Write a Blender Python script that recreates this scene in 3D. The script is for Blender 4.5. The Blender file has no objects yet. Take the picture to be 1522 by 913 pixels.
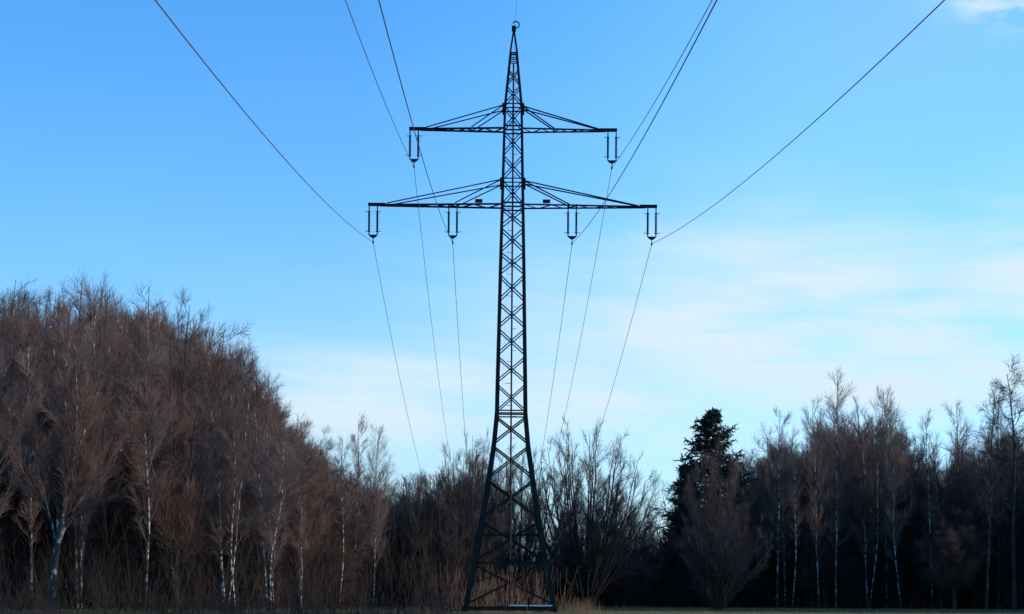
import bpy, math, random
import numpy as np
from mathutils import Vector

# ---------------------------------------------------------------- camera, sky, sun, exposure
scene = bpy.context.scene
COL = scene.collection
R = math.radians
F, CX, HZ = 3130.0, 761.0, 868.0            # focal length in photo pixels, axis column, horizon row
EYE = 1.6                                   # camera height above the ground

cam_d = bpy.data.cameras.new("camera")
cam = bpy.data.objects.new("camera", cam_d)
COL.objects.link(cam)
cam.location = (0, 0, EYE)
cam.rotation_euler = (R(90), R(-0.4), 0)
cam_d.sensor_width = 36.0
cam_d.lens = 36.0 * F / 1522.0
cam_d.shift_y = (HZ - 456.5) / 1522.0
cam_d.clip_start = 0.5
cam_d.clip_end = 6000
scene.camera = cam

SUN_AZ, SUN_EL = 86.0, 15.0                 # degrees from the viewing direction towards the right; height
scene.view_settings.view_transform = 'Standard'
scene.view_settings.look = 'None'
scene.view_settings.gamma = 1
scene.view_settings.use_curve_mapping = False
scene.view_settings.exposure = 0.0

world = bpy.data.worlds.new("World")
scene.world = world
world.use_nodes = True
wn, wl = world.node_tree.nodes, world.node_tree.links
wn.clear()
def N(tree, kind, **kw):
    n = tree.nodes.new(kind)
    for k, v in kw.items():
        setattr(n, k, v)
    return n
def wmath(op, a, b=None, c=None, clamp=False):
    n = N(world.node_tree, 'ShaderNodeMath', operation=op, use_clamp=clamp)
    for i, v in enumerate((a, b, c)):
        if v is None: continue
        if isinstance(v, (int, float)): n.inputs[i].default_value = v
        else: wl.new(v, n.inputs[i])
    return n.outputs[0]
sky = N(world.node_tree, 'ShaderNodeTexSky', sky_type='NISHITA', sun_disc=False,
        sun_elevation=R(SUN_EL), sun_rotation=R(SUN_AZ), air_density=1.0, dust_density=0.0, ozone_density=6.0)
tint = N(world.node_tree, 'ShaderNodeMix', data_type='RGBA', blend_type='MULTIPLY')
tint.inputs[0].default_value = 1.0
wl.new(sky.outputs[0], tint.inputs[6])
tint.inputs[7].default_value = (1.27, 2.30, 2.75, 1)
tc = N(world.node_tree, 'ShaderNodeTexCoord')
sep = N(world.node_tree, 'ShaderNodeSeparateXYZ')
wl.new(tc.outputs['Generated'], sep.inputs[0])
az = wmath('ARCTAN2', sep.outputs[0], sep.outputs[1])          # azimuth from +Y, radians
el = wmath('ARCSINE', sep.outputs[2])
def noise(sx, sy, off, scale, detail=6, rough=0.55):
    cmb = N(world.node_tree, 'ShaderNodeCombineXYZ')
    wl.new(wmath('MULTIPLY_ADD', az, sx, off), cmb.inputs[0])
    wl.new(wmath('MULTIPLY', el, sy), cmb.inputs[1])
    t = N(world.node_tree, 'ShaderNodeTexNoise')
    t.inputs['Scale'].default_value = scale
    t.inputs['Detail'].default_value = detail
    t.inputs['Roughness'].default_value = rough
    wl.new(cmb.outputs[0], t.inputs['Vector'])
    return t.outputs[0]
def bump(a0, e0, aw, ew, p=1.0):
    """soft elliptical patch of cloud around azimuth a0 and elevation e0 (degrees)"""
    da = wmath('DIVIDE', wmath('SUBTRACT', az, R(a0)), R(aw))
    de = wmath('DIVIDE', wmath('SUBTRACT', el, R(e0)), R(ew))
    q = wmath('ADD', wmath('MULTIPLY', da, da), wmath('MULTIPLY', de, de))
    return wmath('EXPONENT', wmath('MULTIPLY', q, -p))
n_soft = noise(3.0, 9.0, 1.3, 2.2, 5, 0.5)
n_streak = noise(5.0, 30.0, 4.1, 2.4, 7, 0.6)
n_puff = noise(22.0, 46.0, 2.2, 2.0, 6, 0.6)
band = wmath('MAXIMUM', wmath('MULTIPLY', bump(9.8, 6.8, 10.0, 2.7), 1.1),
             wmath('MULTIPLY', bump(-1.0, 5.0, 9.0, 1.6), 0.95))
band = wmath('MAXIMUM', band, wmath('MULTIPLY', bump(15.0, 8.0, 6.0, 2.2), 0.8))
veil = wmath('MULTIPLY', wmath('EXPONENT', wmath('DIVIDE', el, -R(4.4))), 0.95, clamp=True)     # pale air towards the horizon
tex = wmath('ADD', wmath('MULTIPLY', n_soft, 0.9), wmath('MULTIPLY', n_streak, 0.75))
cloud = wmath('MULTIPLY', band, wmath('MULTIPLY_ADD', tex, 2.5, -1.12), clamp=True)
wisp = wmath('MULTIPLY', wmath('MULTIPLY_ADD', wmath('SUBTRACT', n_puff, 0.40), 3.6, 0.2, clamp=True),
             wmath('MULTIPLY', bump(13.7, 15.3, 1.7, 0.62), 1.7, clamp=True))
high = wmath('MULTIPLY', wmath('MULTIPLY_ADD', n_soft, 2.6, -1.15, clamp=True), wmath('MULTIPLY', bump(6, 8, 14, 4), 0.16))
cloud = wmath('ADD', wmath('MAXIMUM', cloud, wisp), high, clamp=True)
cmix = N(world.node_tree, 'ShaderNodeMix', data_type='RGBA')
wl.new(cloud, cmix.inputs[0])
gain = wmath('ADD', 1.0, wmath('MULTIPLY', wmath('ADD', az, 0.08, clamp=True), 1.45))
gain = wmath('MINIMUM', gain, 1.3)
gm = N(world.node_tree, 'ShaderNodeVectorMath', operation='SCALE')
wl.new(tint.outputs[2], gm.inputs[0]); wl.new(gain, gm.inputs['Scale'])
veil = wmath('ADD', veil, wmath('MULTIPLY', bump(11, 14.5, 7, 4), 0.17), clamp=True)
vm = N(world.node_tree, 'ShaderNodeMix', data_type='RGBA')
wl.new(veil, vm.inputs[0]); wl.new(gm.outputs[0], vm.inputs[6])
vm.inputs[7].default_value = (6.9, 8.4, 9.9, 1)
wl.new(vm.outputs[2], cmix.inputs[6])
cmix.inputs[7].default_value = (7.15, 8.75, 10.0, 1)
bg = N(world.node_tree, 'ShaderNodeBackground')
bg.inputs[1].default_value = 0.10
wl.new(cmix.outputs[2], bg.inputs[0])
wo = N(world.node_tree, 'ShaderNodeOutputWorld')
wl.new(bg.outputs[0], wo.inputs[0])

sd = Vector((math.sin(R(SUN_AZ)) * math.cos(R(SUN_EL)), math.cos(R(SUN_AZ)) * math.cos(R(SUN_EL)), math.sin(R(SUN_EL))))
sun_d = bpy.data.lights.new("sun", 'SUN')
sun_d.energy = 4.6
sun_d.angle = R(0.5)
sun_d.color = (1.0, 0.90, 0.76)
sun = bpy.data.objects.new("sun", sun_d)
COL.objects.link(sun)
sun.rotation_euler = (-sd).to_track_quat('-Z', 'Y').to_euler()
sun.location = (60, 20, 60)

# ---------------------------------------------------------------- materials
def mat(name, col, rough=0.8, metal=0.0, spec=0.3, vary=None, scale=(1, 1, 1), nscale=3.0, detail=4, lo=0.4, hi=0.6, per_object=0.0):
    m = bpy.data.materials.new(name)
    m.use_nodes = True
    nt = m.node_tree
    b = nt.nodes['Principled BSDF']
    b.inputs['Base Color'].default_value = (*col, 1)
    b.inputs['Roughness'].default_value = rough
    b.inputs['Metallic'].default_value = metal
    b.inputs['Specular IOR Level'].default_value = spec
    out = None
    if vary:
        t = nt.nodes.new('ShaderNodeTexCoord')
        mp = nt.nodes.new('ShaderNodeMapping')
        mp.inputs['Scale'].default_value = scale
        nt.links.new(t.outputs['Object'], mp.inputs[0])
        ns = nt.nodes.new('ShaderNodeTexNoise')
        ns.inputs['Scale'].default_value = nscale
        ns.inputs['Detail'].default_value = detail
        nt.links.new(mp.outputs[0], ns.inputs['Vector'])
        cr = nt.nodes.new('ShaderNodeValToRGB')
        cr.color_ramp.elements[0].position = lo
        cr.color_ramp.elements[0].color = (*vary, 1)
        cr.color_ramp.elements[1].position = hi
        cr.color_ramp.elements[1].color = (*col, 1)
        nt.links.new(ns.outputs[0], cr.inputs[0])
        out = cr.outputs[0]
        nt.links.new(out, b.inputs['Base Color'])
    if per_object:
        oi = nt.nodes.new('ShaderNodeObjectInfo')
        hs = nt.nodes.new('ShaderNodeHueSaturation')
        mr = nt.nodes.new('ShaderNodeMapRange')
        mr.inputs['To Min'].default_value = 1 - per_object
        mr.inputs['To Max'].default_value = 1 + per_object
        nt.links.new(oi.outputs['Random'], mr.inputs['Value'])
        nt.links.new(mr.outputs[0], hs.inputs['Value'])
        if out: nt.links.new(out, hs.inputs['Color'])
        else: hs.inputs['Color'].default_value = (*col, 1)
        nt.links.new(hs.outputs[0], b.inputs['Base Color'])
    return m

M = {}
M['steel'] = mat('painted_steel', (0.012, 0.016, 0.012), 0.65, 0.0, 0.12, vary=(0.026, 0.024, 0.018), nscale=1.4)
M['wire'] = mat('conductor_aluminium', (0.10, 0.10, 0.11), 0.5, 0.6)
M['insulator'] = mat('insulator_porcelain', (0.012, 0.009, 0.009), 0.45, 0.0, 0.25)
M['pale'] = mat('pale_paint', (0.82, 0.82, 0.80), 0.5)
M['yellow'] = mat('yellow_plate', (0.30, 0.17, 0.02), 0.6)
M['birch'] = mat('birch_bark', (0.56, 0.50, 0.42), 0.8, vary=(0.045, 0.036, 0.03), scale=(1, 1, 0.6), nscale=4.6, detail=6, lo=0.45, hi=0.58)
# old birch bark is black and cracked near the foot: lower noise there
nt = M['birch'].node_tree
_t = next(n for n in nt.nodes if n.type == 'TEX_COORD'); _r = next(n for n in nt.nodes if n.type == 'VALTORGB'); _n = next(n for n in nt.nodes if n.type == 'TEX_NOISE')
_s = nt.nodes.new('ShaderNodeSeparateXYZ'); nt.links.new(_t.outputs['Object'], _s.inputs[0])
_m = nt.nodes.new('ShaderNodeMapRange'); _m.inputs['From Max'].default_value = 4.5; _m.inputs['To Min'].default_value = -0.075; _m.inputs['To Max'].default_value = 0.0
nt.links.new(_s.outputs[2], _m.inputs['Value'])
_a = nt.nodes.new('ShaderNodeMath'); _a.operation = 'ADD'
nt.links.new(_n.outputs[0], _a.inputs[0]); nt.links.new(_m.outputs[0], _a.inputs[1]); nt.links.new(_a.outputs[0], _r.inputs[0])
M['bark'] = mat('dark_bark', (0.075, 0.060, 0.050), 0.9, vary=(0.025, 0.02, 0.018), scale=(4, 4, 1), nscale=2.5, per_object=0.25)
M['old_birch'] = M['birch'].copy(); M['old_birch'].name = 'old_birch_bark'
_r = next(n for n in M['old_birch'].node_tree.nodes if n.type == 'VALTORGB')
_r.color_ramp.elements[1].position = 0.64; _r.color_ramp.elements[0].position = 0.52
M['greybark'] = mat('grey_bark', (0.17, 0.155, 0.14), 0.9, vary=(0.05, 0.045, 0.04), scale=(3, 3, 0.8), nscale=2.5, per_object=0.2)
M['brown_twig'] = mat('brown_twigs', (0.195, 0.116, 0.084), 0.9, vary=(0.110, 0.066, 0.050), nscale=0.35, lo=0.35, hi=0.65, per_object=0.22)
M['birch_twig'] = mat('birch_twigs', (0.215, 0.145, 0.115), 0.85, vary=(0.130, 0.088, 0.070), nscale=0.4, lo=0.35, hi=0.65, per_object=0.25)
M['grey_twig'] = mat('grey_twigs', (0.085, 0.066, 0.058), 0.9, vary=(0.045, 0.036, 0.032), nscale=0.4, per_object=0.2)
M['red_twig'] = mat('red_shrub_stems', (0.062, 0.030, 0.024), 0.85, vary=(0.028, 0.018, 0.014), nscale=0.5)
M['brush'] = mat('undergrowth_stems', (0.036, 0.025, 0.018), 0.95, vary=(0.018, 0.014, 0.010), nscale=0.3)
M['sapling'] = mat('sapling_stems', (0.058, 0.042, 0.031), 0.95, vary=(0.030, 0.023, 0.017), nscale=0.3)
M['reed'] = mat('dry_reed', (0.24, 0.145, 0.088), 0.85, vary=(0.09, 0.052, 0.036), nscale=0.8)
M['needle'] = mat('spruce_needles', (0.020, 0.038, 0.018), 0.8, vary=(0.010, 0.020, 0.012), nscale=1.2)
M['grass'] = mat('winter_grass', (0.17, 0.165, 0.035), 0.9, vary=(0.24, 0.165, 0.06), nscale=0.35, lo=0.35, hi=0.65)
M['meadow'] = mat('meadow_soil', (0.100, 0.092, 0.022), 0.95, vary=(0.13, 0.088, 0.034), nscale=0.12, detail=8)
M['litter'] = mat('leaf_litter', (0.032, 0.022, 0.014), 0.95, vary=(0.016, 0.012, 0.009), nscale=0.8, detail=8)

# ---------------------------------------------------------------- helpers
def tag(o, label=None, cat=None, group=None, kind=None):
    if label: o['label'] = label
    if cat: o['category'] = cat
    if group: o['group'] = group
    if kind: o['kind'] = kind
    return o
def empty(name, loc=(0, 0, 0), rz=0.0):
    o = bpy.data.objects.new(name, None)
    o.empty_display_size = 0.5
    COL.objects.link(o)
    o.location = loc
    o.rotation_euler = (0, 0, rz)
    return o
def np_mesh(name, V, Q, T=None, smooth=False):
    """mesh from numpy verts, quads and triangles"""
    me = bpy.data.meshes.new(name)
    T = np.zeros((0, 3), int) if T is None else T
    li = np.concatenate([Q.ravel(), T.ravel()]).astype(np.int32)
    ls = np.concatenate([np.arange(len(Q)) * 4, len(Q) * 4 + np.arange(len(T)) * 3]).astype(np.int32)
    me.vertices.add(len(V)); me.vertices.foreach_set('co', V.astype(np.float32).ravel())
    me.loops.add(len(li)); me.loops.foreach_set('vertex_index', li)
    me.polygons.add(len(ls)); me.polygons.foreach_set('loop_start', ls)
    if smooth: me.polygons.foreach_set('use_smooth', np.ones(len(ls), bool))
    me.update(calc_edges=True)
    return me
def link(name, me, m, parent=None):
    if m and not me.materials: me.materials.append(m)
    o = bpy.data.objects.new(name, me)
    COL.objects.link(o)
    if parent: o.parent = parent
    return o

class MB:
    """collects simple solids for ONE mesh"""
    def __init__(s): s.v, s.f = [], []
    def prism(s, prof, p0, p1, u):
        p0, p1 = Vector(p0), Vector(p1)
        d = (p1 - p0).normalized()
        u = Vector(u); u = (u - d * u.dot(d)).normalized()
        w = d.cross(u)
        n, b = len(prof), len(s.v)
        for p in (p0, p1):
            for (a, c) in prof: s.v.append(p + u * a + w * c)
        for i in range(n):
            j = (i + 1) % n
            s.f.append((b + i, b + j, b + n + j, b + n + i))
        s.f.append(tuple(b + i for i in reversed(range(n))))
        s.f.append(tuple(b + n + i for i in range(n)))
    def angle(s, p0, p1, w, t, u):
        """rolled L-section; both flanges start at the line p0-p1"""
        s.prism([(0, 0), (w, 0), (w, t), (t, t), (t, w), (0, w)], p0, p1, u)
    def flat(s, p0, p1, w, t, u):
        s.prism([(-w / 2, -t / 2), (w / 2, -t / 2), (w / 2, t / 2), (-w / 2, t / 2)], p0, p1, u)
    def rod(s, p0, p1, r, n=6):
        d = Vector(p1) - Vector(p0)
        u = Vector((1, 0, 0)) if abs(d.normalized().x) < 0.8 else Vector((0, 1, 0))
        s.prism([(r * math.cos(2 * math.pi * i / n), r * math.sin(2 * math.pi * i / n)) for i in range(n)], p0, p1, u)
    def box(s, c, sx, sy, sz):
        c = Vector(c)
        s.prism([(-sx / 2, -sy / 2), (sx / 2, -sy / 2), (sx / 2, sy / 2), (-sx / 2, sy / 2)], c - Vector((0, 0, sz / 2)), c + Vector((0, 0, sz / 2)), (1, 0, 0))
    def lathe(s, prof, c, n=8):
        c, b = Vector(c), len(s.v)
        for (r, z) in prof:
            for i in range(n):
                a = 2 * math.pi * i / n
                s.v.append(c + Vector((r * math.cos(a), r * math.sin(a), z)))
        for k in range(len(prof) - 1):
            for i in range(n):
                j = (i + 1) % n
                s.f.append((b + k * n + i, b + k * n + j, b + (k + 1) * n + j, b + (k + 1) * n + i))
    def tube(s, pts, r, n=6):
        pts = [Vector(p) for p in pts]
        b = len(s.v)
        for k, p in enumerate(pts):
            t = (pts[min(k + 1, len(pts) - 1)] - pts[max(k - 1, 0)]).normalized()
            u = t.cross(Vector((0.31, 0.17, 0.93)) if abs(t.z) < 0.9 else Vector((0.1, 1, 0))).normalized()
            w = t.cross(u)
            for i in range(n):
                a = 2 * math.pi * i / n
                s.v.append(p + u * (r * math.cos(a)) + w * (r * math.sin(a)))
        for k in range(len(pts) - 1):
            for i in range(n):
                j = (i + 1) % n
                s.f.append((b + k * n + i, b + k * n + j, b + (k + 1) * n + j, b + (k + 1) * n + i))
        s.f.append(tuple(b + i for i in reversed(range(n))))
        s.f.append(tuple(b + (len(pts) - 1) * n + i for i in range(n)))
    def build(s, name, m, parent=None):
        me = bpy.data.meshes.new(name)
        me.from_pydata([tuple(v) for v in s.v], [], s.f)
        me.update()
        return link(name, me, m, parent)

# ---------------------------------------------------------------- ground
def sheet(name, x0, x1, y0, y1, nx, ny, zf, m):
    xs, ys = np.linspace(x0, x1, nx), np.linspace(y0, y1, ny)
    X, Y = np.meshgrid(xs, ys)
    V = np.stack([X, Y, zf(X, Y)], -1).reshape(-1, 3)
    i = np.arange(nx * ny).reshape(ny, nx)
    Q = np.stack([i[:-1, :-1], i[:-1, 1:], i[1:, 1:], i[1:, :-1]], -1).reshape(-1, 4)
    return link(name, np_mesh(name, V, Q, smooth=True), m)
def zground(X, Y):
    s = np.clip((np.hypot(X, Y - 120) - 12) / 60, 0, 1)
    return 0.10 * s * (np.sin(X * 0.11 + 1.3) * np.cos(Y * 0.07) + 0.5 * np.sin(X * 0.043 - Y * 0.05))
gs = sheet('ground', -2600, 2600, -800, 4400, 261, 261, lambda X, Y: 0 * X - 0.35, M['meadow'])
tag(gs, 'flat winter meadow ground reaching out to the horizon', 'ground', kind='structure')
g1 = sheet('meadow', -140, 160, -20, 330, 150, 175, zground, M['meadow'])
tag(g1, 'meadow of short brown and green winter grass under the power line', 'meadow', kind='structure')

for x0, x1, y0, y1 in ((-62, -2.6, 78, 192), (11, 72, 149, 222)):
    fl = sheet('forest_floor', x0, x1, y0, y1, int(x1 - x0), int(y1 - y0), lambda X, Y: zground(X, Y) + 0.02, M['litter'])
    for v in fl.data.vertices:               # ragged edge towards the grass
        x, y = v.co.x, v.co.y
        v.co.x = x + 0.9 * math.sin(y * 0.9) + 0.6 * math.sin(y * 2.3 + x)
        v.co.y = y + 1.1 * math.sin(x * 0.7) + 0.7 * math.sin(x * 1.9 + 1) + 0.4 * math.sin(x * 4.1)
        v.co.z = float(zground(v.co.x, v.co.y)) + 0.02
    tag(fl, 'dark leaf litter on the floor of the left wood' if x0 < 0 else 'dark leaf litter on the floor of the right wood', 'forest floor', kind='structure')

# ---------------------------------------------------------------- pylon
PY = 120.0
S = F / PY
PX = -0.115
def zy(y): return EYE + (HZ - y) / S
tower = empty('transmission_tower', (PX, PY, 0))
tag(tower, 'tall dark green steel lattice pylon with two crossarms standing in the meadow', 'pylon')
# half width of the body against photo row
HW = [(910, 70), (898, 67), (837, 56), (771, 45), (713, 36), (662, 28.5), (615, 24.2), (570, 23.4), (529, 22.5), (488, 21.6), (449, 20.8), (408, 20.0),
      (375, 19.2), (339, 18.4), (308, 17.6), (268, 16.6), (231, 15.7), (195, 14.9), (158, 13.9), (128, 11.0), (103, 8.6), (78, 6.2)]
HWz = [(zy(a) if a < 909 else 0.0, b / S) for a, b in HW]
def hw(z):
    for (z0, w0), (z1, w1) in zip(HWz, HWz[1:]):
        if z <= z1: return w0 + (w1 - w0) * (z - z0) / (z1 - z0)
    return HWz[-1][1]
for sx in (-1, 1):
    for sy in (-1, 1):
        b = MB()
        for (z0, w0), (z1, w1) in zip(HWz, HWz[1:]):
            size = 0.30 - 0.17 * min(1, z0 / 28)
            p0, p1 = Vector((sx * w0, sy * w0, z0)), Vector((sx * w1, sy * w1, z1))
            d = (p1 - p0).normalized()
            u = Vector((-sx, 0, 0)); v = Vector((0, -sy, 0))
            u = (u - d * u.dot(d)).normalized()
            wv = d.cross(u)
            # second flange must run inwards along Y
            if wv.dot(v) < 0:
                u = Vector((0, -sy, 0)); u = (u - d * u.dot(d)).normalized()
            b.angle(p0, p1, size, 0.022, u)
        b.build('leg', M['steel'], tower)
NODES = [662, 713, 773, 837]
UP = [615, 570, 529, 488, 449, 408, 375, 339, 308, 268, 231, 195, 158, 128, 103]
FACES = [((1, 0), (0, -1)), ((1, 0), (0, 1)), ((0, 1), (-1, 0)), ((0, 1), (1, 0))]     # (across, outward)
for (ax, ay), (ox, oy) in FACES:
    A, O = Vector((ax, ay, 0)), Vector((ox, oy, 0))
    def P(side, z, inset=0.03):
        w = hw(z)
        return A * (side * (w - 0.02)) + O * (w - inset) + Vector((0, 0, z))
    h = MB()
    h.flat(P(-1, 0.22, 0.10), P(1, 0.22, 0.10), 0.22, 0.22, (0, 0, 1))
    face = h.build('lattice_face', M['steel'], tower)
    def brace(name, p0, p1, wd, t=0.012):
        d = (p1 - p0).normalized()
        u = d.cross(O).normalized()
        if d.cross(u).dot(O) > 0: u = -u
        b = MB()
        b.prism([(-wd / 2, 0), (wd / 2, 0), (wd / 2, t), (-wd / 2 + t, t), (-wd / 2 + t, wd), (-wd / 2, wd)], p0, p1, u)
        b.build(name, M['steel'], face)
    for row, wd in ((612, 0.08), (618, 0.08), (268, 0.07), (274, 0.07), (157, 0.07), (163, 0.07), (304, 0.10), (310, 0.09), (190, 0.10), (196, 0.09), (837, 0.11), (795, 0.08), (80, 0.09), (87, 0.07)):
        brace('horizontal_brace', P(-1, zy(row)), P(1, zy(row)), wd)
    def diag(za, zb, flip, wd):
        s = 1 if flip else -1
        ins = 0.035 if flip else 0.06
        brace('diagonal_brace', P(s, za, ins), P(-s, zb, ins), wd)
    seq = [837, 773, 713, 662, 618]
    for a, c in zip(seq, seq[1:]):
        for fl in (False, True): diag(zy(a) + 0.06, zy(c) - 0.04, fl, 0.085)
    for fl in (False, True): diag(0.40, zy(837) - 0.08, fl, 0.11)
    for a, c in zip(UP, UP[1:]):
        for fl in (False, True): diag(zy(a) + 0.05, zy(c) - 0.05, fl, 0.066 if a > 320 else 0.060)
# peak, collar and hook
b = MB()
zt = zy(44)
for sx in (-1, 1):
    for sy in (-1, 1):
        w = hw(zy(78))
        b.angle((sx * w, sy * w, zy(78)), (sx * 0.05, sy * 0.05, zt), 0.09, 0.015, (-sx, 0, 0))
b.box((0, 0, zt + 0.05), 0.24, 0.24, 0.30)
pk = b.build('peak', M['steel'], tower)
b = MB()
hc = Vector((0.12, 0, zy(37)))
b.tube([Vector((0, 0, zt + 0.2))] + [hc + Vector((0.19 * math.cos(a), 0, 0.19 * math.sin(a))) for a in [R(215 + 300 * k / 14) for k in range(15)]], 0.035, 6)
b.build('hook', M['steel'], pk)
b = MB()
for sy in (-1, 1):
    for sx in (-1, 1):
        b.rod((sx * 0.24, sy * 0.24, zy(92)), (sx * 0.12, sy * 0.12, zy(80)), 0.03)
b.tube([(0.2 * math.cos(R(k * 30)), 0.2 * math.sin(R(k * 30)), zy(93)) for k in range(13)], 0.03, 5)
b.build('collar', M['steel'], tower)
# climbing pole with step bolts on the front face
b = MB()
zs = np.linspace(0.5, zy(97), 40)
pp = [Vector((0, -hw(z) - 0.05, z)) for z in zs]
b.tube(pp, 0.05, 6)
pole = b.build('climbing_pole', M['steel'], tower)
rng = random.Random(4)
z, k = 3.0, 0
while z < zy(105):
    b = MB()
    s = 1 if k % 2 else -1
    b.rod((s * 0.03, -hw(z) - 0.05, z), (s * (0.26 if k % 4 else 0.34), -hw(z) - 0.07, z + 0.02), 0.016, 5)
    b.build('step_bolt', M['steel'], pole)
    z += 0.62; k += 1
# warning plate and switch box low on the front
b = MB(); b.box((0.12, -hw(zy(834)) - 0.12, zy(834)), 0.50, 0.14, 0.20); b.build('equipment_box', M['steel'], tower)
b = MB(); b.box((0.10, -hw(zy(846)) - 0.11, zy(846) - 0.02), 0.24, 0.02, 0.36)
tag(b.build('warning_plate', M['yellow'], tower), 'small yellow plate')
for x0, x1 in ((0.02, 1.00), (1.08, 2.36)):  # two pale boxes along the front of the bottom beam
    b = MB(); b.box(((x0 + x1) / 2, -hw(0.3) - 0.06, 0.40), x1 - x0, 0.14, 0.07)
    tag(b.build('pale_strip', M['pale'], tower), 'pale white strip on the bottom beam')

def crossarm(z_tip, half, z_tie, x_ties, x_ins, plates):
    for s in (-1, 1):
        zb = z_tip
        wb = hw(zb)
        xt = half
        b = MB()
        ends = {}
        xj = half - 0.62
        for sy in (-1, 1):
            p0 = Vector((s * wb, sy * wb, zb)); p1 = Vector((s * xj, sy * 0.16, zb))
            b.angle(p0, p1, 0.095, 0.016, (0, 0, -1))
            ends[sy] = (p0, p1)
        n = 9
        for k in range(n):                    # plan bracing between the two chords
            a = ends[1 if k % 2 else -1]; c = ends[-1 if k % 2 else 1]
            q0 = a[0].lerp(a[1], k / n); q1 = c[0].lerp(c[1], (k + 1) / n)
            b.angle(q0 + Vector((0, 0, -0.03)), q1 + Vector((0, 0, -0.03)), 0.06, 0.01, (0, 0, -1))
        arm = b.build('crossarm', M['steel'], tower)
        b = MB()                              # stout end beam
        b.flat((s * (xj - 0.35), 0, zb), (s * (half + 0.03), 0, zb), 0.15, 0.30, (0, 0, 1))
        b.build('end_beam', M['steel'], arm)
        for x in x_ties:                      # tie bars from the body down to the arm
            f = (x - wb) / (xj - wb)
            for sy in (-1, 1):
                w = hw(z_tie)
                q = ends[sy][0].lerp(ends[sy][1], f)
                t = MB(); t.angle((s * w, sy * w, z_tie), q + Vector((0, 0, 0.02)), 0.066, 0.012, (0, sy, 0))
                t.build('tie_bar', M['steel'], arm)
        for x in x_ins:                       # cross beam that carries an inner insulator pair
            f = (x - wb) / (xj - wb)
            yb = ends[1][0].lerp(ends[1][1], f).y
            for dx in (-0.24, 0.24):
                t = MB(); t.flat((s * x + dx, -yb - 0.05, zb - 0.04), (s * x + dx, yb + 0.05, zb - 0.04), 0.10, 0.08, (0, 0, 1))
                t.build('hanger_beam', M['steel'], arm)
        for (x, xx) in plates:
            f = (x - wb) / (xj - wb)
            yb = ends[-1][0].lerp(ends[-1][1], f).y
            t = MB(); t.box((s * x, yb, zb + 0.14), 0.42, 0.10, 0.20); t.build('marker_plate', M['steel'], arm)
    for s in (-1, 1):                         # thick gusset where the ties meet the body
        for sy in (-1, 1):
            t = MB(); w = hw(z_tie); t.box((s * (w + 0.01), sy * (w + 0.01), z_tie - 0.08), 0.17, 0.17, 0.42)
            t.build('gusset_plate', M['steel'], tower)
Z_UP, Z_LO = zy(192.5), zy(305.5)
crossarm(Z_UP, 5.89, zy(160), (4.95, 2.34), (), ())
crossarm(Z_LO, 8.20, zy(271), (7.15, 3.25), (3.40,), ((1.92, 0),))

# ---------------------------------------------------------------- insulators
def insulator(x, ztop, label):
    root = empty('insulator_set', (PX + x, PY, ztop))
    tag(root, label, 'insulator', 'twin insulator strings hanging from the crossarms')
    for sx in (-1, 1):
        X = sx * 0.235
        b = MB()
        b.rod((X, 0, -0.06), (X, 0, -0.36), 0.035)
        prof = []
        z = -0.36
        prof.append((0.03, z))
        for k in range(15):
            prof += [(0.050, z - 0.02), (0.082, z - 0.045), (0.050, z - 0.06)]
            z -= 0.080
        prof.append((0.03, z - 0.02))
        b.lathe(prof, (X, 0, 0), 10)
        st = b.build('insulator_string', M['insulator'], root)
        for zz in (-0.42, -1.56):              # arcing horns
            h = MB()
            h.tube([(X, 0, zz), (X + sx * 0.14, -0.05, zz), (X + sx * 0.22, -0.08, zz + (0.06 if zz < -1 else -0.02))], 0.018, 5)
            h.tube([(X, 0, zz), (X - sx * 0.07, -0.05, zz), (X - sx * 0.11, -0.09, zz)], 0.014, 5)
            h.build('arcing_horn', M['steel'], st)
    b = MB()
    for sx in (-1, 1):
        b.rod((sx * 0.235, 0, -1.55), (sx * 0.235, 0, -1.74), 0.035)
    b.prism([(-0.27, 0.0), (0.27, 0.0), (0.20, -0.10), (0.05, -0.20), (-0.05, -0.20), (-0.20, -0.10)], (0, -0.02, -1.72), (0, 0.02, -1.72), (1, 0, 0))
    # prism() lays the second axis along d x u: mirror so that the yoke points down
    zm = max(v.z for v in b.v[-12:])
    if zm > -1.70:
        for v in b.v[-12:]: v.z = -1.72 - (v.z + 1.72)
    b.build('yoke_plate', M['steel'], root)
    b = MB()
    b.rod((0, 0, -1.88), (0, 0, -2.14), 0.025)
    b.tube([(0, -0.22, -2.16), (0, -0.1, -2.13), (0, 0.1, -2.13), (0, 0.22, -2.16)], 0.05, 6)
    b.build('suspension_clamp', M['steel'], root)
    return root
INS = [(-8.19 + 0.25, Z_LO, 'outer insulator pair at the left tip of the lower crossarm'),
       (-3.40, Z_LO, 'inner insulator pair under the lower crossarm left of the pylon body'),
       (3.40, Z_LO, 'inner insulator pair under the lower crossarm right of the pylon body'),
       (8.19 - 0.25, Z_LO, 'outer insulator pair at the right tip of the lower crossarm'),
       (-5.89 + 0.25, Z_UP, 'insulator pair at the left tip of the upper crossarm'),
       (5.89 - 0.25, Z_UP, 'insulator pair at the right tip of the upper crossarm')]
WLAB = ['black conductor wire through the outer left insulators of the lower crossarm',
        'black conductor wire through the inner left insulators of the lower crossarm',
        'black conductor wire through the inner right insulators of the lower crossarm',
        'black conductor wire through the outer right insulators of the lower crossarm',
        'black conductor wire through the left insulators of the upper crossarm',
        'black conductor wire through the right insulators of the upper crossarm']
KD = 0.0096                                    # the line runs very slightly across the view
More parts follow.
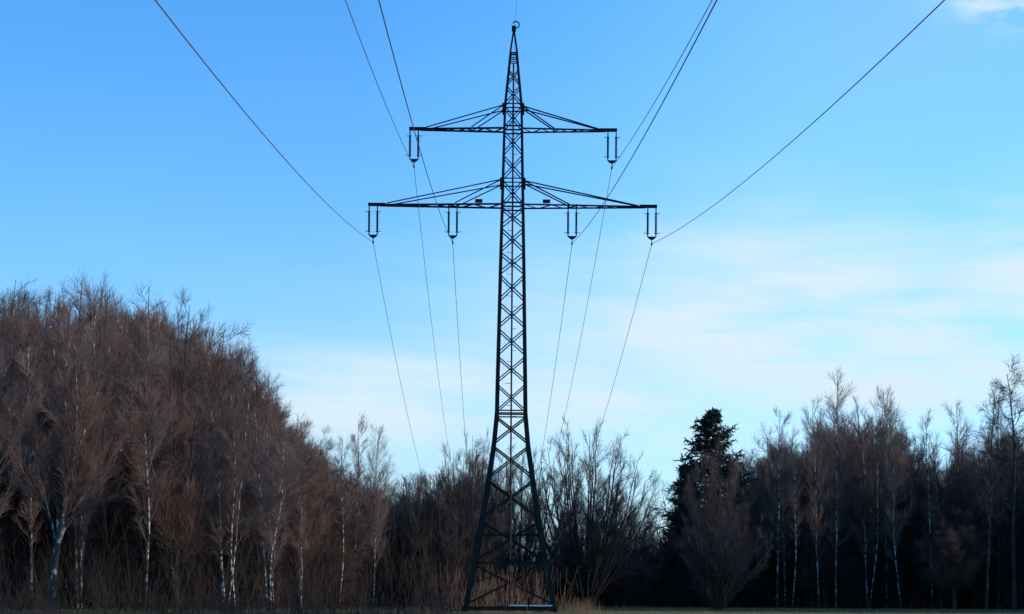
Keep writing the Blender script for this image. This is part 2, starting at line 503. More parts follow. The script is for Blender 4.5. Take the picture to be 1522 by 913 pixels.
def wire(x, z0, label, r=0.0155, bn=0.127, bf=0.136):
    pts = []
    for k in range(-60, 61):
        u = k / 60.0
        u = math.copysign(abs(u) ** 1.3, u) * 350.0
        b_ = bf if u > 0 else bn
        z = z0 - b_ * abs(u) + b_ / 350.0 * u * u
        pts.append((PX + x - KD * u, PY + u, z))
    m = MB(); m.tube(pts, r, 6)
    tag(m.build('conductor_wire', M['wire'], None), label, 'power line', 'overhead wires of the power line')
for (x, zt_, lab), wl_ in zip(INS, WLAB):
    insulator(x, zt_, lab)
    wire(x, zt_ - 2.135, wl_, bn=0.123 if (x > 5 and zt_ == Z_UP) else 0.127)
wire(0.06, zy(37) - 0.12, 'thin earth wire running over the hook on the pylon peak', 0.008, 0.10, 0.11)

# ---------------------------------------------------------------- trees: numpy growth
def unit(a): return a / np.maximum(np.linalg.norm(a, axis=-1, keepdims=True), 1e-9)
def resample(pts, K):
    pts = np.array(pts, float)
    t = np.linspace(0, 1, len(pts)); tt = np.linspace(0, 1, K)
    out = np.stack([np.interp(tt, t, pts[:, i]) for i in range(3)], -1)
    for _ in range(2): out[1:-1] = 0.25 * out[:-2] + 0.5 * out[1:-1] + 0.25 * out[2:]
    return out
def at(P, Rr, idx, t):
    K = P.shape[1]
    f = np.clip(t, 0, 0.9999) * (K - 1)
    i = f.astype(int); w = (f - i)[:, None]
    p = P[idx, i] * (1 - w) + P[idx, i + 1] * w
    d = unit(P[idx, i + 1] - P[idx, i])
    r = Rr[idx, i] * (1 - w[:, 0]) + Rr[idx, i + 1] * w[:, 0]
    return p, d, r
def spawn(g, P, Rr, n, t0, t1, length, ang, angsd, up, K, rmax, rend, wig, taper=0.6, planar=None, full=None):
    """n children on each parent polyline; length(t, parent length) in metres"""
    Np = P.shape[0]
    idx = np.repeat(np.arange(Np), n)
    t = (np.tile(np.arange(n), Np) + g.random(Np * n)) / n
    t = t0 + (t1 - t0) * t
    p, d, r = at(P, Rr, idx, t)
    pl = np.linalg.norm(np.diff(P, axis=1), axis=-1).sum(1)[idx]
    if full:                                  # short parents carry fewer children
        kp = g.random(len(t)) < np.clip(pl / full, 0.06, 1)
        idx, t, p, d, r, pl = idx[kp], t[kp], p[kp], d[kp], r[kp], pl[kp]
    L = length(t, pl) * g.uniform(0.7, 1.3, len(t))
    v = g.normal(size=d.shape)
    if planar is not None: v = v * planar
    perp = unit(np.cross(d, v))
    a = np.radians(np.clip(g.normal(ang, angsd, len(t)), 5, 120))[:, None]
    dr = unit(np.cos(a) * d + np.sin(a) * perp)
    pts = [p]
    step = (L / (K - 1))[:, None]
    for k in range(1, K):
        dr = unit(dr + np.array([0, 0, 1.0]) * up + g.normal(size=dr.shape) * wig)
        p = p + dr * step
        pts.append(p)
    Pn = np.stack(pts, 1)
    r0 = np.minimum(r * taper, rmax)
    w = np.linspace(0, 1, K)[None]
    Rn = np.maximum(r0[:, None] * (1 - w) + rend * w, rend * 0.9)
    return Pn, Rn
def tubes(P, Rr, sides):
    """polylines [N,K,3] -> verts, quads"""
    Nn, K, _ = P.shape
    T = np.empty_like(P)
    T[:, 1:-1] = P[:, 2:] - P[:, :-2]; T[:, 0] = P[:, 1] - P[:, 0]; T[:, -1] = P[:, -1] - P[:, -2]
    T = unit(T)
    ref = np.where(np.abs(T[:, :1, 2:3]) > 0.85, np.array([0.96, 0.28, 0.0]), np.array([0.05, 0.03, 1.0]))
    U = unit(np.cross(T, np.broadcast_to(ref, T.shape))); W = np.cross(T, U)
    a = 2 * np.pi * np.arange(sides) / sides
    V = P[:, :, None] + Rr[:, :, None, None] * (np.cos(a)[None, None, :, None] * U[:, :, None] + np.sin(a)[None, None, :, None] * W[:, :, None])
    base = (np.arange(Nn)[:, None, None] * K + np.arange(K - 1)[None, :, None]) * sides
    i = np.arange(sides)[None, None]; j = (i + 1) % sides
    Q = np.stack([base + i, base + j, base + sides + j, base + sides + i], -1).reshape(-1, 4)
    return V.reshape(-1, 3), Q
def merge(parts):
    Vs, Qs, o = [], [], 0
    for V, Q in parts:
        Vs.append(V); Qs.append(Q + o); o += len(V)
    return np.concatenate(Vs), np.concatenate(Qs)
def stems_to(g, stems, K):
    P = np.stack([resample(s[0], K) for s in stems])
    w = np.linspace(0, 1, K)
    Rr = np.stack([s[1] * (1 - w) ** 0.85 + s[2] for s in stems])
    return P, Rr

def grow(seed, stems, prim, sec, twig, planar=None):
    """stems: [(control points, base radius, tip radius)]; returns (trunk tubes, limb tubes, twig tubes)"""
    g = np.random.default_rng(seed)
    P, Rr = stems_to(g, stems, 14)
    amp = np.linspace(0, 1, 14)[None, :, None]
    P = P + np.cumsum(g.normal(size=P.shape) * np.array([1, 1, 0]) * 0.06, 1) * amp
    P1, R1 = spawn(g, P, Rr, **prim)
    P2, R2 = spawn(g, P1, R1, **sec)
    P3, R3 = spawn(g, P2, R2, **twig)
    P3b, R3b = spawn(g, P1, R1, **{**twig, 'n': max(4, twig['n'] // 2), 't0': 0.5})
    trunk = tubes(P, Rr, 8)
    limb = tubes(P1, R1, 4)
    tw = merge([tubes(P2, R2, 3), tubes(P3, R3, 3), tubes(P3b, R3b, 3)])
    return trunk, limb, tw

PROTO = {}
def proto(key, H, res, m_trunk, m_twig, white=False):
    tr, li, tw = res
    a = np_mesh('trunk', *(tr if white else merge([tr, li])), smooth=True); a.materials.append(m_trunk)
    c = np_mesh('crown', *(merge([li, tw]) if white else tw)); c.materials.append(m_twig)
    PROTO[key] = (float(np.percentile(tw[0][:, 2], 99.6)), a, c)

def birch_like(seed, H=16.0, n_st=1, first=0.22, spread=0.20, twigs=13, prims=46, r0=0.072, lean=0.05, droop=0.03, ang=38, fine=0.0085):
    g = np.random.default_rng(seed + 500)
    stems = []
    for k in range(n_st):
        a = g.uniform(0, 6.28); l = lean * H * (1 if n_st == 1 else 1.6) * g.uniform(0.5, 1.2)
        h = H * (1 if k == 0 else g.uniform(0.75, 0.98))
        b = np.array([math.cos(a), math.sin(a), 0.0])
        c = np.array([g.normal(0, 0.18), g.normal(0, 0.18), 0])
        stems.append(([b * 0.12 * k, b * l * 0.35 + c + [0, 0, h * 0.33], b * l * 0.7 - c + [0, 0, h * 0.66], b * l + [0, 0, h]], r0 * (1 if n_st == 1 else 0.8), 0.012))
    return grow(seed, stems,
        dict(n=prims, t0=first, t1=0.97, length=lambda t, L: H * spread * (1.05 - t) ** 0.5 * np.clip(0.45 + 2.2 * (t - first), 0.3, 1), ang=ang, angsd=8, up=0.12, K=6, rmax=0.040, rend=0.010, wig=0.08),
        dict(n=10, t0=0.12, t1=1.0, length=lambda t, L: L * 0.45 * (1.15 - 0.6 * t), ang=30, angsd=9, up=0.09, K=5, rmax=0.014, rend=0.007, wig=0.09, full=H * spread * 0.75),
        dict(n=twigs, t0=0.1, t1=1.0, length=lambda t, L: 0.22 + 0.42 * L * (1.1 - 0.4 * t), ang=28, angsd=10, up=droop, K=3, rmax=0.0075, rend=fine * 0.6, wig=0.09, full=H * spread * 0.34))
def broad_like(seed, H=15.0, n_st=5, spread=0.29, twigs=18, r0=0.17, fork=0.28, open_=0.34, first=0.08, prims=16):
    """many stems rising out of one fork into a wide brush of twigs"""
    g = np.random.default_rng(seed + 900)
    stems = []
    fz = H * fork
    for k in range(n_st):
        q = math.sqrt((k + 0.15) / n_st)
        a = 2.4 * k + g.uniform(-0.4, 0.4)
        o = open_ * H * q * 0.62
        h = H * (0.95 - 0.30 * q * q) * g.uniform(0.95, 1.03)
        b = np.array([math.cos(a), math.sin(a), 0.0])
        stems.append(([[0.05 * math.cos(a), 0.05 * math.sin(a), 0], b * 0.08 + [0, 0, fz * 0.6], b * o * 0.30 + [0, 0, fz + (h - fz) * 0.22], b * o * 0.72 + [0, 0, fz + (h - fz) * 0.58], b * o + [0, 0, h]], r0 * g.uniform(0.7, 1.0), 0.012))
    return grow(seed, stems,
        dict(n=prims, t0=first + fork * 0.6, t1=0.98, length=lambda t, L: H * spread * (1.12 - t) ** 0.5 * 0.66, ang=43, angsd=12, up=0.05, K=6, rmax=0.040, rend=0.009, wig=0.10),
        dict(n=10, t0=0.12, t1=1.0, length=lambda t, L: L * 0.50 * (1.15 - 0.5 * t), ang=33, angsd=11, up=0.06, K=5, rmax=0.013, rend=0.006, wig=0.10, full=H * spread * 0.42),
        dict(n=twigs, t0=0.1, t1=1.0, length=lambda t, L: 0.24 + 0.45 * L * (1.1 - 0.4 * t), ang=30, angsd=12, up=0.05, K=3, rmax=0.0075, rend=0.0045, wig=0.10, full=H * spread * 0.20))
def vase_like(seed, H=11.0, n_st=12, open_=0.43, twigs=9, r0=0.095):
    """coppiced tree: straight stems fanning up from the ground"""
    g = np.random.default_rng(seed + 1300)
    stems = []
    for k in range(n_st):
        a = 2.4 * k + g.uniform(-0.3, 0.3); q = math.sqrt((k + 0.3) / n_st)
        o = open_ * H * q
        h = H * (1.0 - 0.36 * q * q) * g.uniform(0.96, 1.03)
        b = np.array([math.cos(a), math.sin(a), 0.0])
        b0 = b * 0.35 * q
        stems.append(([b0, b0 + b * o * 0.34 + [0, 0, h * 0.26], b0 + b * o * 0.78 + [0, 0, h * 0.62], b0 + b * o + [0, 0, h]], r0 * g.uniform(0.7, 1.15), 0.011))
    return grow(seed, stems,
        dict(n=10, t0=0.24, t1=0.97, length=lambda t, L: H * 0.20 * (1.2 - t) ** 0.6, ang=33, angsd=9, up=0.02, K=6, rmax=0.032, rend=0.009, wig=0.06),
        dict(n=7, t0=0.15, t1=1.0, length=lambda t, L: L * 0.45 * (1.1 - 0.5 * t), ang=27, angsd=8, up=0.03, K=4, rmax=0.012, rend=0.006, wig=0.08, full=H * 0.12),
        dict(n=twigs, t0=0.1, t1=1.0, length=lambda t, L: 0.2 + 0.4 * L, ang=26, angsd=10, up=0.03, K=3, rmax=0.007, rend=0.005, wig=0.09, full=0.55))
def tall_dark(seed, H=17.0):
    """thin tall tree with short crooked side branches and a sparse crown"""
    g = np.random.default_rng(seed)
    return grow(seed, [([[0, 0, 0], [0.1, 0.1, H * 0.33], [-0.15, 0, H * 0.66], [0.1, 0, H]], 0.125, 0.018)],
        dict(n=34, t0=0.36, t1=0.99, length=lambda t, L: H * 0.15 * (1.15 - t) ** 0.45, ang=58, angsd=10, up=0.10, K=7, rmax=0.045, rend=0.012, wig=0.17),
        dict(n=6, t0=0.2, t1=1.0, length=lambda t, L: L * 0.45 * (1.1 - 0.5 * t), ang=42, angsd=13, up=0.05, K=5, rmax=0.018, rend=0.010, wig=0.16),
        dict(n=8, t0=0.15, t1=1.0, length=lambda t, L: 0.18 + 0.4 * L, ang=40, angsd=14, up=0.0, K=3, rmax=0.010, rend=0.008, wig=0.15))

for i in range(6):
    proto(f'birch{i}', 16.0, birch_like(11 + i, twigs=11 + i, spread=0.20 + 0.03 * (i % 3), lean=0.03 + 0.02 * (i % 3), prims=38 + 3 * i), M['birch'], M['birch_twig'], True)
for i in range(2):
    proto(f'birchclump{i}', 15.0, birch_like(31 + i, H=15.0, n_st=3, prims=26, r0=0.066, lean=0.06), M['birch'], M['birch_twig'], True)
for i in range(2):
    proto(f'thinbirch{i}', 14.0, birch_like(41 + i, H=14.0, twigs=8, prims=30, spread=0.17, r0=0.058, first=0.42, lean=0.03), M['birch'], M['birch_twig'], True)
for i in range(6):
    proto(f'broad{i}', 15.0, broad_like(51 + i, n_st=6 + i % 4, fork=0.16 + 0.05 * (i % 3), twigs=13 + 2 * (i % 3), open_=0.30 + 0.05 * (i % 3)), M['bark'], M['brown_twig'])
for i in range(2):
    proto(f'pale{i}', 15.0, broad_like(61 + i, n_st=8, prims=15), M['greybark'], M['brown_twig'])
for i in range(3):
    proto(f'vase{i}', 11.0, vase_like(71 + i, n_st=28 + 2 * i), M['bark'], M['grey_twig'])
for i in range(2):
    proto(f'dense{i}', 8.0, broad_like(81 + i, H=8.0, n_st=11, fork=0.06, open_=0.60, spread=0.34, r0=0.065, first=0.10, twigs=11), M['bark'], M['brown_twig'])
for i in range(2):
    proto(f'tall{i}', 17.0, tall_dark(91 + i), M['bark'], M['grey_twig'])

def old_birch(seed):
    base = [[0, 0, 0], [0.14, 0, 2.2], [0.42, 0.05, 4.3]]
    st = [(base + [[0.85, 0, 6.1], [1.25, 0.1, 7.8], [1.5, -0.1, 10.9], [1.45, 0, 14.5]], 0.165, 0.013),
          (base + [[0.9, -0.3, 6.4], [1.8, -0.5, 9.5], [2.9, -0.6, 12.3], [3.4, -0.8, 14.2]], 0.085, 0.011),
          (base + [[0.35, 0.3, 6.2], [0.7, 0.5, 9.2], [0.4, 0.7, 12.3], [0.5, 0.8, 15.0]], 0.085, 0.011),
          (base + [[1.1, 0.4, 5.8], [2.6, 0.8, 7.8], [4.0, 1.0, 9.4]], 0.085, 0.011),
          (base + [[-0.2, -0.3, 5.5], [-1.1, -0.6, 7.8], [-2.0, -0.8, 11.0], [-2.2, -0.9, 13.0]], 0.085, 0.011),
          (base + [[0.6, 0.9, 6.5], [0.9, 1.9, 9.5], [1.0, 2.5, 13.0]], 0.085, 0.011)]
    return grow(seed, st,
        dict(n=24, t0=0.36, t1=0.97, length=lambda t, L: 3.6 * (1.08 - t) ** 0.5, ang=30, angsd=9, up=0.11, K=6, rmax=0.040, rend=0.010, wig=0.09),
        dict(n=9, t0=0.12, t1=1.0, length=lambda t, L: L * 0.48 * (1.15 - 0.6 * t), ang=28, angsd=9, up=0.09, K=5, rmax=0.014, rend=0.007, wig=0.09, full=2.6),
        dict(n=11, t0=0.1, t1=1.0, length=lambda t, L: 0.24 + 0.42 * L, ang=26, angsd=10, up=0.06, K=3, rmax=0.0085, rend=0.0055, wig=0.09, full=1.3))
proto('oldbirch', 15.0, old_birch(5), M['old_birch'], M['brown_twig'], True)
TREES = []
RNG = random.Random(77)
def place(key, name, x, y, h, label, cat='tree', group=None, rz=None, wide=1.0, lean=(0, 0)):
    H, a, c = PROTO[key]
    s = h / H
    root = empty(name, (x, y, 0.0), RNG.uniform(0, 6.28) if rz is None else rz)
    if group: lean = (RNG.gauss(0, 0.035), RNG.gauss(0, 0.035))
    root.rotation_euler = (lean[0], lean[1], root.rotation_euler[2])
    k = s ** 0.75 * wide
    root.scale = (k, k, s)
    tag(root, label, cat, group)
    for n_, me in (('trunk', a), ('crown', c)):
        o = bpy.data.objects.new(n_, me); COL.objects.link(o); o.parent = root
    TREES.append(root)
    return root
def px_x(px, y): return (px - CX) / F * y
def top_h(px, row, d):
    return EYE + (HZ - row) / F * d
# outline of the wood against the sky, photo column -> row
PROF_L = ([-200, 0, 60, 130, 190, 230, 280, 310, 340, 370, 410, 440, 470, 500, 600, 640, 680, 705, 730],
          [430, 436, 442, 432, 450, 462, 466, 508, 525, 552, 600, 640, 668, 690, 702, 690, 676, 665, 672])
PROF_R = ([1085, 1110, 1130, 1160, 1190, 1210, 1240, 1270, 1310, 1350, 1372, 1386, 1402, 1420, 1470, 1520, 1700],
          [680, 660, 630, 618, 640, 600, 575, 600, 590, 600, 650, 720, 690, 640, 630, 600, 570])
def prof(P, px): return float(np.interp(px, *P))

# --- named trees of the left wood
place('oldbirch', 'birch_tree', px_x(76, 109), 109, top_h(0, 480, 109), 'old thick birch with crooked leaning trunk forking into many pale stems at the far left', rz=0.0)
place('birchclump0', 'birch_tree', px_x(338, 112), 112, top_h(0, 590, 112), 'slim white birch in front of the left wood with two trunks side by side', rz=1.2)
place('thinbirch0', 'birch_tree', px_x(350, 111), 111, top_h(0, 640, 111), 'slender pale birch with wavy trunk right beside the two-trunked birch')
place('birchclump1', 'birch_tree', px_x(398, 110), 110, top_h(0, 622, 110), 'white birch clump with three close trunks where the left wood steps down', rz=2.2)
place('thinbirch1', 'birch_tree', px_x(447, 113), 113, top_h(0, 745, 113), 'short bent birch sapling before the dark brush right of the birch clump', lean=(0, R(-3)))
place('thinbirch0', 'birch_tree', px_x(504, 126), 126, top_h(0, 652, 126), 'thin birch with pale trunk at the left of three sticking out of the low wood')
place('thinbirch1', 'birch_tree', px_x(528, 134), 134, top_h(0, 618, 134), 'tallest and sparsest of the three thin birches above the low wood')
place('birch2', 'birch_tree', px_x(555, 128), 128, top_h(0, 634, 128), 'bushy topped birch with white leaning trunk, right of the three above the low wood', wide=0.8, lean=(0, R(3)))
place('broad1', 'bare_tree', px_x(262, 118), 118, top_h(0, 520, 118), 'dark bare tree with heavy limbs reaching right at the sloping edge of the left wood', rz=2.6, wide=1.15, lean=(0, R(9)))
place('broad2', 'bare_tree', px_x(352, 126), 126, top_h(0, 545, 126), 'bare tree with leaning boughs sticking out against the sky above the wood step', wide=1.0, lean=(0, R(8)))
place('birch0', 'birch_tree', px_x(-4, 106), 106, top_h(0, 470, 106), 'birch with white upper stem cut by the left edge of the picture')
place('birch1', 'birch_tree', px_x(215, 116), 116, top_h(0, 480, 116), 'upright birch with broken white bark left of the dark heavy limbed tree')
place('birch3', 'birch_tree', px_x(46, 114), 114, top_h(0, 500, 114), 'birch with a straight flaking white trunk just left of the crooked old birch')
place('birchclump1', 'birch_tree', px_x(120, 116), 116, top_h(0, 462, 116), 'birch cluster with mottled trunks just right of the crooked old birch', rz=0.3)
place('vase2', 'bare_tree', px_x(706, 140), 140, top_h(0, 655, 140), 'dark upright bare tree whose trunk rises beside the left leg of the pylon', wide=0.75)

# --- filled part of the left wood
def scatter(xr, yr, n, mind, seed, ok, avoid):
    g = random.Random(seed)
    pts = []
    for _ in range(9000):
        if len(pts) >= n: break
        x, y = g.uniform(*xr), g.uniform(*yr)
        if not ok(x, y): continue
        if any((x - a) ** 2 + (y - b) ** 2 < mind ** 2 for a, b in pts + avoid): continue
        pts.append((x, y))
    return pts
named = [(t.location.x, t.location.y) for t in TREES]
def ok_left(x, y):
    px = CX + x / y * F
    if px < -120 or px > 705: return False
    front = float(np.interp(px, [-150, 200, 420, 480, 735], [110, 116, 118, 126, 136]))
    return y > front
L = scatter((-50, 0), (108, 172), 130, 2.1, 5, ok_left, named)
g = random.Random(8)
LB = 'bare brown tree packed among its like in the wood left of the pylon'
LW = 'slim white trunked birch standing among the brown trees of the left wood'
for (x, y) in L:
    px = CX + x / y * F
    h = min(top_h(0, prof(PROF_L, px), y) * g.uniform(0.88, 1.0), 24.5)
    if px > 480: h *= g.uniform(0.86, 1.0)
    r = g.random()
    if r < 0.30:
        place(g.choice(['birch0', 'birch1', 'birch2', 'birch3', 'birch4', 'birch5', 'birchclump0']), 'birch_tree', x, y, h, LW, group='white birches inside the left wood')
    else:
        key = g.choice(['broad0', 'broad1', 'broad2', 'broad3', 'broad4', 'broad5', 'pale0', 'pale1']) if h > 10 else g.choice(['dense1', 'vase1', 'dense0', 'broad3', 'broad0'])
        place(key, 'bare_tree', x, y, h, LB, group='bare brown trees of the left wood', wide=1.0)

# --- centre, behind the pylon
place('vase0', 'bare_tree', px_x(870, 146), 146, top_h(0, 636, 146), 'large fan shaped bare tree of many stems right of the pylon', rz=0.4, wide=0.88)
place('vase1', 'bare_tree', px_x(770, 143), 143, top_h(0, 668, 143), 'many stemmed bare tree seen through the lattice behind the pylon', rz=1.0, wide=0.95)
place('vase1', 'bare_tree', px_x(904, 153), 153, top_h(0, 712, 153), 'lower bare tree leaning out on the right of the large fan shaped tree', rz=2.0, wide=0.7, lean=(0, R(2)))
place('dense0', 'bare_bush', px_x(922, 152), 152, top_h(0, 748, 152), 'low dense bare bush at the right foot of the fan shaped trees', cat='bush', wide=1.0)
place('dense1', 'bare_bush', px_x(962, 165), 165, top_h(0, 764, 165), 'low brown bush in the dip between the fan shaped trees and the spruce', cat='bush')

# --- spruces
def spruce(name, x, y, h, seed, label, br=0.20):
    g = np.random.default_rng(seed)
    root = empty(name, (x, y, 0), g.uniform(0, 6))
    tag(root, label, 'conifer')
    P = np.array([[[0, 0, 0], [0.05, 0, h * 0.5], [0, 0.03, h]]], float); Rr = np.array([[0.20, 0.12, 0.02]])
    link('trunk', np_mesh('trunk', *tubes(P, Rr, 8), smooth=True), M['bark'], root)
    z, ps, rs = h * 0.05, [], []
    while z < h * 0.985:
        f = 1 - z / h
        for k in range(int(g.integers(5, 8))):
            L_ = h * br * (f ** 0.72) * g.uniform(0.55, 1.15) + 0.12
            a = g.uniform(0, 6.28)
            b = np.array([math.cos(a), math.sin(a), 0])
            up = 0.45 - 0.75 * f
            pts = [np.array([0, 0, z]) + b * L_ * q + np.array([0, 0, L_ * (up * q - 0.30 * q + 0.34 * q ** 2.4)]) for q in (0, 0.35, 0.7, 1.0)]
            ps.append(pts); rs.append([0.03, 0.02, 0.014, 0.008])
        z += h * 0.021 * g.uniform(0.8, 1.3) + 0.06
    P1, R1 = np.array(ps), np.array(rs)
    sec = spawn(g, P1, R1, 15, 0.08, 1.0, lambda t, L: 0.16 + L * 0.28 * (1.1 - 0.7 * t), 52, 10, -0.10, 3, 0.02, 0.02, 0.08, planar=np.array([0.35, 0.35, 1.0]))
    sec = (sec[0], sec[1] * 0 + np.array([0.035, 0.040, 0.012]))
    ter = spawn(g, sec[0], sec[1], 5, 0.15, 1.0, lambda t, L: 0.10 + L * 0.35, 45, 14, -0.12, 3, 0.03, 0.02, 0.1)
    ter = (ter[0], ter[1] * 0 + np.array([0.026, 0.030, 0.008]))
    link('crown', np_mesh('crown', *merge([tubes(P1, R1 + 0.02, 4), tubes(*sec, 3), tubes(*ter, 3)])), M['needle'], root)
    return root
spruce('spruce_tree', px_x(1057, 157), 157, top_h(0, 603, 157), 3, 'dark green spruce standing at the left end of the right wood', 0.365)
spruce('spruce_tree', px_x(1018, 164), 164, top_h(0, 690, 164), 9, 'lower dark spruce half hidden left of the tall spruce', 0.24)
spruce('spruce_tree', px_x(848, 168), 168, top_h(0, 790, 168), 6, 'small dark spruce behind the stems of the fan shaped tree', 0.25)

# --- named trees of the right wood
place('dense0', 'bare_tree', px_x(1063, 143), 143, top_h(0, 668, 143), 'reddish brown bare bushy tree in front of the spruce', rz=0.9, wide=0.62)
place('vase0', 'bare_tree', px_x(1068, 139), 139, top_h(0, 740, 139), 'small forked bare tree with pale stems at the foot of the spruce', rz=2.9, wide=0.9)
place('dense1', 'bare_bush', px_x(1022, 158), 158, top_h(0, 715, 158), 'bare brown bush leaning over the dip left of the spruce', cat='bush', wide=0.9)
place('birch0', 'birch_tree', px_x(1156, 152), 152, top_h(0, 606, 152), 'birch with rounded crown, first one to the right of the spruce', wide=1.0)
place('thinbirch0', 'birch_tree', px_x(1178, 147), 147, top_h(0, 690, 147), 'short birch with one bright white trunk streak right of the round crowned birch')
place('birch1', 'birch_tree', px_x(1218, 148), 148, top_h(0, 588, 148), 'birch with a leaning pale trunk just left of the tallest birch of the right wood', wide=0.75, lean=(0, R(-3)))
place('birch3', 'birch_tree', px_x(1243, 150), 150, top_h(0, 548, 150), 'tallest pale birch standing above the right wood', wide=0.95)
place('birchclump0', 'birch_tree', px_x(1292, 151), 151, top_h(0, 585, 151), 'birch clump with broken white trunks in the middle of the right wood', rz=0.2)
place('birch2', 'birch_tree', px_x(1318, 156), 156, top_h(0, 572, 156), 'birch with a pointed crown just right of the birch clump in the right wood', wide=0.8)
place('birch1', 'birch_tree', px_x(1340, 149), 149, top_h(0, 592, 149), 'birch with leaning white trunk left of the gap in the right wood', wide=0.75, lean=(0, R(3)), rz=1.9)
place('thinbirch1', 'birch_tree', px_x(1386, 151), 151, top_h(0, 606, 151), 'thin lone birch standing in the bright gap of the right wood')
place('dense1', 'bare_bush', px_x(1383, 172), 172, top_h(0, 752, 172), 'low dark bush filling the bottom of the gap in the right wood', cat='bush', wide=0.9)
place('dense0', 'bare_tree', px_x(1434, 156), 156, top_h(0, 640, 156), 'round dark bushy tree right of the gap in the right wood', rz=2.0, wide=0.8)
place('thinbirch0', 'birch_tree', px_x(1424, 165), 165, top_h(0, 592, 165), 'pale thin birch rising behind the round dark bushy tree')
place('tall0', 'bare_tree', px_x(1466, 146), 146, top_h(0, 560, 146), 'tall thin dark tree leftmost of the three at the right edge', wide=0.9, lean=(0, R(-2)))
place('tall1', 'bare_tree', px_x(1484, 150), 150, top_h(0, 566, 150), 'thin dark tree in the middle of the three at the right edge', wide=0.7)
place('tall0', 'bare_tree', px_x(1509, 143), 143, top_h(0, 528, 143), 'tallest and stoutest of the three dark trees at the right edge', wide=1.1, rz=2.0)

named = [(t.location.x, t.location.y) for t in TREES]
def ok_right(x, y):
    px = CX + x / y * F
    if px < 1095 or px > 1640: return False
    if 1374 < px < 1398 and 150 < y < 180: return False
    return y > float(np.interp(px, [1090, 1300, 1640], [153, 148, 146]))
Rr_ = scatter((14, 62), (146, 205), 105, 2.5, 15, ok_right, named)
RB = 'bare dark tree packed among its like in the right wood'
RW = 'slim birch with broken white trunk standing among the dark trees of the right wood'
for (x, y) in Rr_:
    px = CX + x / y * F
    h = min(top_h(0, prof(PROF_R, px) + 18, y) * g.uniform(0.80, 0.99), 22)
    if 1338 < px < 1424: h = min(h, top_h(0, 752, y))
    if g.random() < 0.45:
        place(g.choice(['birch0', 'birch1', 'birch2', 'birch3', 'birch4', 'birch5', 'thinbirch0']), 'birch_tree', x, y, h, RW, group='white birches inside the right wood', wide=1.1)
    else:
        place(g.choice(['broad0', 'broad3', 'broad4', 'broad5', 'vase1', 'pale0', 'pale1', 'broad2']), 'bare_tree', x, y, h, RB, group='bare dark trees of the right wood', wide=1.1)

# ---------------------------------------------------------------- brush, reeds, far wood (nobody could count these)
def brush(name, pts, hmin, hmax, r, nt, m, label, seed, cat='undergrowth', fan=0.22, K=4, tl=0.35):
    g = np.random.default_rng(seed)
    b = np.array([(x, y, 0.0) for x, y in pts])
    n = len(b)
    h = g.uniform(hmin, hmax, n)
    d = unit(np.concatenate([g.normal(0, fan, (n, 2)), np.ones((n, 1))], 1))
    p, out = b, [b]
    for k in range(1, K):
        d = unit(d + g.normal(0, 0.10, d.shape)); p = p + d * (h / (K - 1))[:, None]; out.append(p)
    P = np.stack(out, 1)
    Rr = np.linspace(r, r * 0.4, K)[None] * np.ones((n, 1))
    parts = [tubes(P, Rr, 3)]
    if nt:
        P2, R2 = spawn(g, P, Rr, nt, 0.2, 1.0, lambda t, L: L * tl * (1.15 - 0.6 * t), 34, 12, 0.06, 4, r * 0.6, r * 0.35, 0.12)
        parts.append(tubes(P2, R2, 3))
    o = link(name, np_mesh(name, *merge(parts)), m)
    return tag(o, label, cat, kind='stuff')
def rnd_pts(n, xr, yr, seed, ok=lambda x, y: True):
    g = random.Random(seed); out = []
    for _ in range(n * 30):
        if len(out) >= n: break
        x, y = g.uniform(*xr), g.uniform(*yr)
        if ok(x, y): out.append((x, y))
    return out
def clumps(n, xr, yr, seed, ok=lambda x, y: True):
    g = random.Random(seed); out = []
    cs = rnd_pts(max(5, n // 16), xr, yr, seed + 50, ok)
    for _ in range(n):
        c = g.choice(cs); out.append((g.gauss(c[0], 0.45), g.gauss(c[1], 0.45)))
    return out
brush('undergrowth', rnd_pts(3600, (-50, 1), (112, 185), 1, lambda x, y: ok_left(x, y + 3)), 1.5, 7.5, 0.018, 11, M['sapling'],
      'dense dark undergrowth filling the floor of the left wood', 21)
brush('undergrowth', rnd_pts(3400, (12, 64), (147, 215), 2, lambda x, y: ok_right(x, y - 1) or CX + x / y * F < 1120 and CX + x / y * F > 1000 and y > 160), 1.8, 6.5, 0.020, 9, M['brush'],
      'dense dark undergrowth filling the floor of the right wood', 22)
brush('shrubbery', clumps(800, (-32, -2.8), (103, 128), 3, lambda x, y: CX + x / y * F < 690), 0.6, 3.4, 0.011, 6, M['red_twig'],
      'tangle of reddish brown shrub stems at the foot of the left wood', 23)
brush('undergrowth', clumps(1500, (-34, -3.2), (92, 122), 8), 0.2, 1.15, 0.012, 7, M['brush'],
      'low dark scrub along the foot of the left wood', 28)
brush('shrubbery', rnd_pts(1500, (-4, 13), (150, 178), 4, lambda x, y: 690 < CX + x / y * F < 1040), 0.8, 3.4, 0.018, 7, M['brush'],
      'low dark brush along the far edge of the clearing behind the pylon', 24)
brush('reeds', clumps(420, (-4.6, 3.0), (117.5, 127), 5), 0.5, 2.9, 0.013, 1, M['reed'],
      'dry tan reeds and stalks growing under and left of the pylon', 25, 'reeds', fan=0.13)
brush('dry_grass', clumps(240, (2.9, 4.6), (117, 122), 6), 0.2, 1.0, 0.008, 0, M['reed'],
      'tuft of dry rust brown grass beside the right foot of the pylon', 26, 'dry grass', fan=0.3)
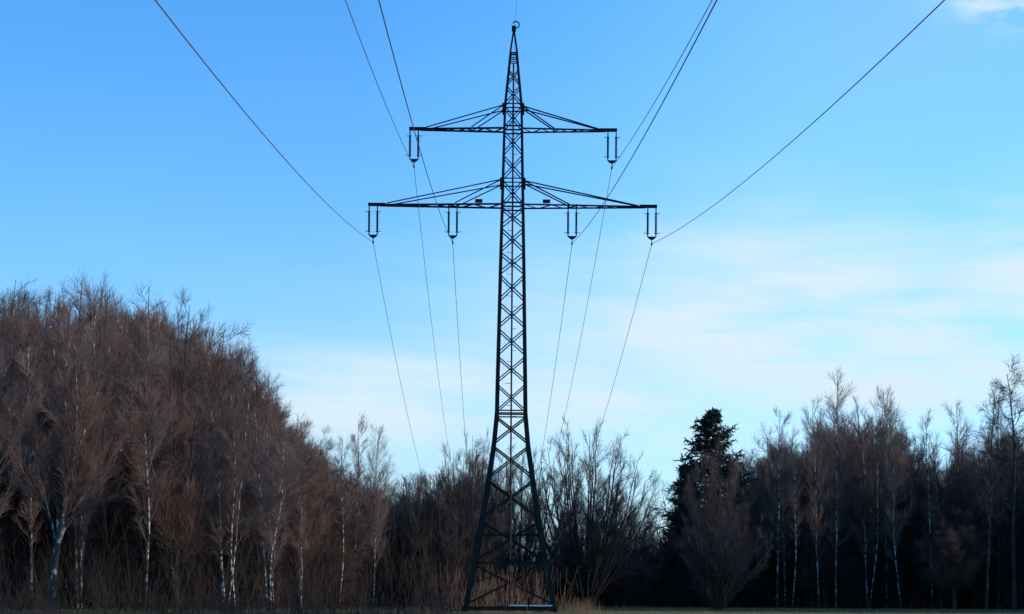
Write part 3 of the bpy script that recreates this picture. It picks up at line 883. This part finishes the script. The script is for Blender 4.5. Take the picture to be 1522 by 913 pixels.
brush('meadow_grass', rnd_pts(26000, (-32, 42), (106, 148), 7, lambda x, y: abs(x) < y * 0.26), 0.05, 0.17, 0.006, 0, M['grass'],
      'short faded grass covering the meadow around the pylon', 27, 'grass', fan=0.5, K=3)
# far wood beyond the clearing and behind both woods
def far_wood(seed, n_tr, name, label, side=False):
    g = np.random.default_rng(seed)
    parts = []
    for k in range(n_tr):
        y = g.uniform(205, 300); px = g.uniform(-60, 1600); x = px_x(px, y)
        row = float(np.interp(px, [-60, 400, 640, 700, 940, 965, 1000, 1060, 1300, 1388, 1600], [640, 740, 760, 800, 800, 775, 765, 740, 720, 752, 690]))
        h = min(top_h(0, row, y) * g.uniform(0.72, 1.0), 16)
        n, nb = 16, 14
        w = h * 0.30
        if side:
            y = g.choice([g.uniform(78, 114), g.uniform(128, 205)], p=[0.35, 0.65]); x = 0.262 * y + g.uniform(2.5, 34); h = g.uniform(14.5, 19.5)  # wood out of view, added to cast shade; gap lets sun reach the pylon
            n, nb, w = 7, 34, 2.2
        st = []
        for j in range(n):
            an, q = g.uniform(0, 6.28), math.sqrt(g.random())
            bx, by = math.cos(an) * w * q, math.sin(an) * w * q
            hh = h * (1.0 - 0.35 * q * q) * g.uniform(0.9, 1)
            st.append([[x + bx * .2, y + by * .2, 0], [x + bx * .6, y + by * .6, hh * .45], [x + bx, y + by, hh]])
        P = np.array(st); Rr = np.ones((n, 1)) * np.array([[0.06, 0.04, 0.015]])
        P2, R2 = spawn(g, P, Rr, nb, 0.12, 1.0, lambda t, L: L * 0.24 * (1.2 - 0.7 * t), 28, 9, 0.1, 3, 0.028, 0.016, 0.1)
        parts += [tubes(P, Rr, 3), tubes(P2, R2, 3)]
    o = link(name, np_mesh(name, *merge(parts)), M['grey_twig'])
    tag(o, label, 'woodland', kind='stuff')
far_wood(5, 330, 'far_woodland', 'far bare woodland closing the view behind both woods')
far_wood(6, 230, 'woodland', 'unseen bare wood along the right side of the meadow, added for its shade', True)
print('trees', len(TREES), 'objects', len(bpy.data.objects), 'unique tris ~', sum(len(m.polygons) for m in bpy.data.meshes) * 2)
